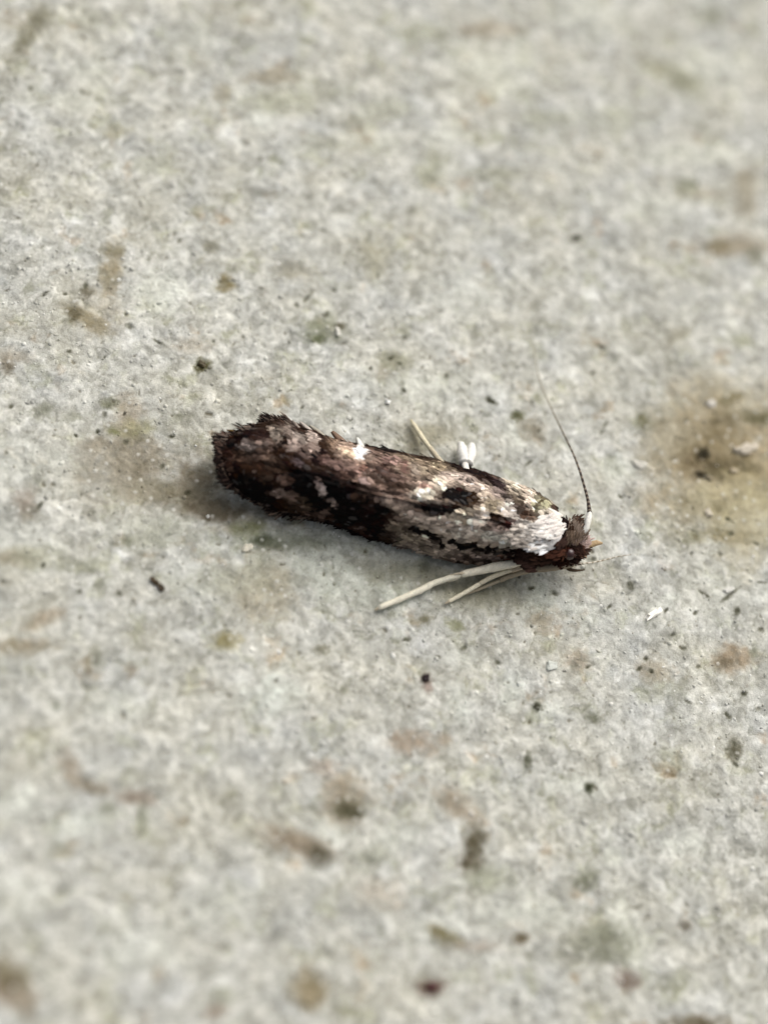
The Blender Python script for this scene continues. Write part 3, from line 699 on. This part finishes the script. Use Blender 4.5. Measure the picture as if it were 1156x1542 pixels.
# tubes: legs, palps, antennae
def tube(name, pts, rad, colf, mat, parent, n=8, seg=None, closed_tip=True):
    P = np.array([tuple(at(*p)) for p in pts]); seg = seg or max(10, 6 * len(pts))
    Pc = catmull(P, seg); rr = np.interp(np.linspace(0, 1, seg), np.linspace(0, 1, len(rad)), rad)
    Vs = []; cc = []
    for i in range(seg):
        t = Pc[min(i + 1, seg - 1)] - Pc[max(i - 1, 0)]; t /= np.linalg.norm(t) + 1e-9
        s = np.cross(t, (0, 0, 1)); s /= np.linalg.norm(s) + 1e-9; b = np.cross(s, t)
        for k in range(n):
            a_ = 2 * math.pi * k / n
            Vs.append(Pc[i] + (s * math.cos(a_) + b * math.sin(a_)) * rr[i] * (1 + (.20 * mnoise.noise(Vector(Pc[i]) * 14 + Vector((k * 1.3, 0, 0))) if mat is M_LEG and n > 6 else 0)) * (0.82 + .18 * abs(math.sin(i / (seg - 1) * math.pi * 5)) ** .4 if name == 'tarsus' else 1)); cc.append(colf(i / (seg - 1), a_))
    Fs = [(i * n + k, i * n + (k + 1) % n, (i + 1) * n + (k + 1) % n, (i + 1) * n + k) for i in range(seg - 1) for k in range(n)]
    Fs += [tuple(range(n))[::-1], tuple((seg - 1) * n + k for k in range(n))]
    o = mesh_np(name, np.array(Vs), Fs, np.array(cc), mat, parent)
    if parent is not None and parent is not moth and '_o' not in parent.keys(): o.data.transform(Matrix.Translation(-moth_o))
    return o
def flatc(c, k=.85):
    c = lin(c) * k
    return lambda u, a_: c * (1 + .10 * math.sin(u * 40) * math.cos(a_ * 2))
def leg(parts, label=None):
    """femur, tibia and tarsus, joined at the joints; the femur carries the rest"""
    root = None
    e = empty('leg', (0, 0, 0)); e.parent = moth
    for nm, pts, rad, c in parts:
        tube(nm, pts, rad, flatc(c), M_LEG, e)
    if label: e['label'] = label
    return e
# near hind leg, long and pale
leg([('femur', [(805,842,.42),(785,846,.40)], [.06,.06], (216,206,182)),
     ('tibia', [(787,846,.40),(745,854,.30),(694,865,.20)], [.055,.072,.052], (236,228,206)),
     ('tarsus', [(694,865,.20),(656,877,.10),(630,890,.07),(569,916,.04)], [.042,.050,.056,.042], (240,234,212)),
     ('tibial_spur', [(698,864,.22),(686,872,.15),(674,876,.10)], [.022,.018,.006], (222,212,188)),
     ('tibial_spur', [(700,863,.24),(690,864,.24),(676,866,.18)], [.022,.016,.006], (200,186,160)),
     ('tarsal_claw', [(571,915,.05),(564,919,.02)], [.03,.012], (214,200,172))], 'long pale hind leg stretched back on the near side')
leg([('femur', [(806,848,.32),(770,858,.26)], [.05,.045], (186,170,146)),
     ('tibia', [(770,858,.26),(742,868,.20),(722,879,.14)], [.036,.040,.034], (212,202,176)),
     ('tarsus', [(722,879,.14),(700,892,.08),(675,906,.04)], [.030,.036,.030], (234,226,200)),
     ('tarsal_claw', [(676,905,.05),(670,909,.02)], [.024,.01], (214,200,172))], 'shorter pale middle leg on the near side')
leg([('femur', [(862,848,.34),(835,853,.30),(800,858,.24)], [.06,.075,.05], (148,134,112)),
     ('tibia', [(800,858,.24),(770,866,.14),(752,874,.08)], [.045,.05,.04], (166,152,128)),
     ('tarsus', [(752,874,.08),(728,884,.05),(700,895,.03)], [.03,.03,.02], (170,158,134))], 'tan front leg folded back under the head')
leg([('tibia', [(690,712,.30),(668,700,.28),(648,676,.16)], [.05,.045,.04], (196,184,158)),
     ('tarsus', [(648,676,.16),(636,660,.10),(621,637,.05)], [.036,.045,.040], (222,212,182)),
     ('tarsal_claw', [(622,638,.06),(618,632,.03)], [.03,.012], (206,196,160))], 'pale leg tip showing behind the far wing')
leg([('tibia', [(702,716,.34),(701,708,.31),(700,700,.27)], [.05,.055,.06], (236,232,222)),
     ('tarsus', [(700,698,.26),(697,684,.20),(693,667,.10)], [.09,.10,.05], (240,238,230)),
     ('tibial_spur', [(704,698,.26),(708,684,.22),(710,670,.16)], [.085,.09,.05], (236,234,226))], 'white forked leg end sticking out past the far wing')

# palps, proboscis
tube('palp', [(870,828,.44),(884,822,.46),(897,818,.46),(906,818,.44)], [.05,.05,.045,.015], flatc((176,150,112)), M_LEG, moth)
tube('palp', [(850,846,.36),(856,856,.28),(866,859,.26),(880,858,.26)], [.045,.036,.025,.008], flatc((70,52,28)), M_LEG, moth)
tube('palp', [(866,838,.40),(874,836,.40),(880,832,.42)], [.045,.04,.02], flatc((140,104,66)), M_LEG, moth)

# antennae: white first segment, then a ringed flagellum
def ring(c0, c1, per, fade=None):
    a, b = lin(c0) * .85, lin(c1) * .85
    def f(u, _):
        k = 1.0 if math.sin(u * per) > -.15 else 0.0
        c = a * k + b * (1 - k)
        if fade: c = c * (1 - smooth(.25, .8, u)) + lin(fade) * .8 * smooth(.25, .8, u)
        return c
    return f
ant = empty('antenna', (0, 0, 0)); ant.parent = moth; ant['label'] = 'thin dark ringed antenna curving up and away from the head'
tube('scape', [(872,806,.66),(881,796,.72),(885,782,.76),(887,770,.78)], [.035,.05,.055,.03], flatc((240,238,228)), M_LEG, ant)
tube('flagellum', [(887,772,.78),(885,755,.78),(880,735,.74),(872,708,.66),(862,682,.56),(848,653,.44),(836,628,.34),(824,602,.24),(814,578,.16),(807,550,.08),(803,520,.05)],
     [.040,.026,.022,.020,.018,.017,.015,.013,.013,.012,.011], ring((48,32,26), (128,116,100), 190, (176,170,152)), M_LEG, ant, n=6, seg=150)
ant = empty('antenna', (0, 0, 0)); ant.parent = moth; ant['label'] = 'faint pale antenna lying low in front of the head'
tube('scape', [(866,850,.40),(874,849,.36)], [.03,.024], flatc((200,190,170)), M_LEG, ant)
tube('flagellum', [(874,849,.36),(892,847,.26),(910,843,.16),(930,838,.09),(950,835,.06)], [.018,.015,.013,.010,.006], ring((150,140,120), (206,200,184), 60), M_LEG, ant, n=6, seg=50)

# ------------------------------------------------------------------ crumbs and chips lying on the stone
def chip(name, px, py, ln, wd, hg, ang, colr, label, cat, seed, group=None, rough=.75):
    r = np.random.RandomState(seed)
    c = np.array(at(px, py)); gz = max(ground_z(c[0] + dx, c[1] + dy) for dx in (-.04, 0, .04) for dy in (-.04, 0, .04)); 
    e = np.array(at(px + 10 * math.cos(R(ang)), py + 10 * math.sin(R(ang)))) - np.array(at(px, py)); e /= np.linalg.norm(e)
    s = np.cross(up, e); nu, nv = 10, 6; Vs = []
    for j in range(nv + 1):
        th = math.pi * j / nv
        for i in range(nu):
            ph = 2 * math.pi * i / nu
            f = lambda x: math.copysign(abs(x) ** .6, x)
            d = np.array((f(math.cos(th)) * ln, f(math.sin(th)) * f(math.cos(ph)) * wd, f(math.sin(th)) * f(math.sin(ph)) * hg)) * .5
            d *= 1 + rough * mnoise.noise(Vector(d / max(wd, .05) * 2) + Vector((seed, 3, 1)))
            Vs.append(e * d[0] + s * d[1] + up * (d[2] + hg * .22))
    Fs = [(j * nu + i, j * nu + (i + 1) % nu, (j + 1) * nu + (i + 1) % nu, (j + 1) * nu + i) for j in range(nv) for i in range(nu)]
    cc = np.repeat((lin(colr) * (.95 if min(colr) > 221 else .8))[None], len(Vs), 0) * r.uniform(.85, 1.12, (len(Vs), 1))
    o = mesh_np(name, np.array(Vs), Fs, cc, M_GRAIN, smooth_shade=False)
    o.location = (c[0], c[1], gz)
    tag(o, label, cat, group); return o
chip('stone_chip', 984, 924, .30, .10, .09, -32, (246,243,232), 'narrow bright white stone splinter lying slanted below and right of the moth head', 'stone chip', 1)
chip('stone_chip', 372, 825, .18, .11, .07, -20, (232,226,206), 'small pale chip below the moth tail beside a dark green stain', 'stone chip', 2)
chip('stone_chip', 584, 605, .09, .07, .06, 20, (244,244,238), 'tiny white grain alone above the middle of the moth', 'stone chip', 3)
chip('stone_chip', 1124, 676, .40, .18, .08, -12, (206,196,176), 'broad flat beige flake lying on the large brown stain', 'stone chip', 4)
chip('stone_chip', 1107, 706, .13, .07, .06, 10, (206,192,164), 'small beige chip just below the broad beige flake', 'stone chip', 5)
chip('stone_chip', 1066, 771, .13, .11, .06, 60, (226,216,194), 'rounded cream chip below the dark heart of the brown stain', 'stone chip', 6)
chip('stone_chip', 962, 699, .20, .13, .06, 20, (220,217,204), 'pale rounded flake left of the large brown stain', 'stone chip', 7)
chip('stone_chip', 1070, 608, .15, .12, .06, 0, (212,207,194), 'light grey chip above the large brown stain', 'stone chip', 8)
chip('stone_chip', 509, 500, .07, .14, .06, 5, (226,224,212), 'upright white chip beside a greenish pit above the moth', 'stone chip', 9)
chip('stone_chip', 1096, 888, .17, .08, .05, -25, (214,213,204), 'small pale chip over a short dark crack, right of the slanted white splinter', 'stone chip', 10)
chip('stone_chip', 831, 1002, .12, .16, .05, 80, (208,212,202), 'pale greenish chip below the moth head', 'stone chip', 11)
chip('dirt_crumb', 232, 874, .13, .07, .07, 45, (74,58,34), 'short dark brown crumb lower left of the moth, touching a second crumb', 'crumb', 21)
chip('dirt_crumb', 242, 884, .11, .075, .07, 60, (70,56,34), 'dark brown crumb below and right of its touching neighbour', 'crumb', 22)
chip('dirt_crumb', 641, 1021, .09, .08, .07, 0, (42,24,24), 'tiny black speck alone beneath the moth legs', 'crumb', 23)
chip('dirt_crumb', 651, 1486, .14, .10, .08, -10, (84,44,42), 'blurred dark red crumb near the bottom of the stone', 'crumb', 24)
chip('dirt_crumb', 305, 548, .12, .10, .07, 20, (72,62,30), 'olive brown crumb above the moth tail', 'crumb', 25)
for o in list(bpy.data.objects):
    if '_o' in o.keys(): del o['_o']
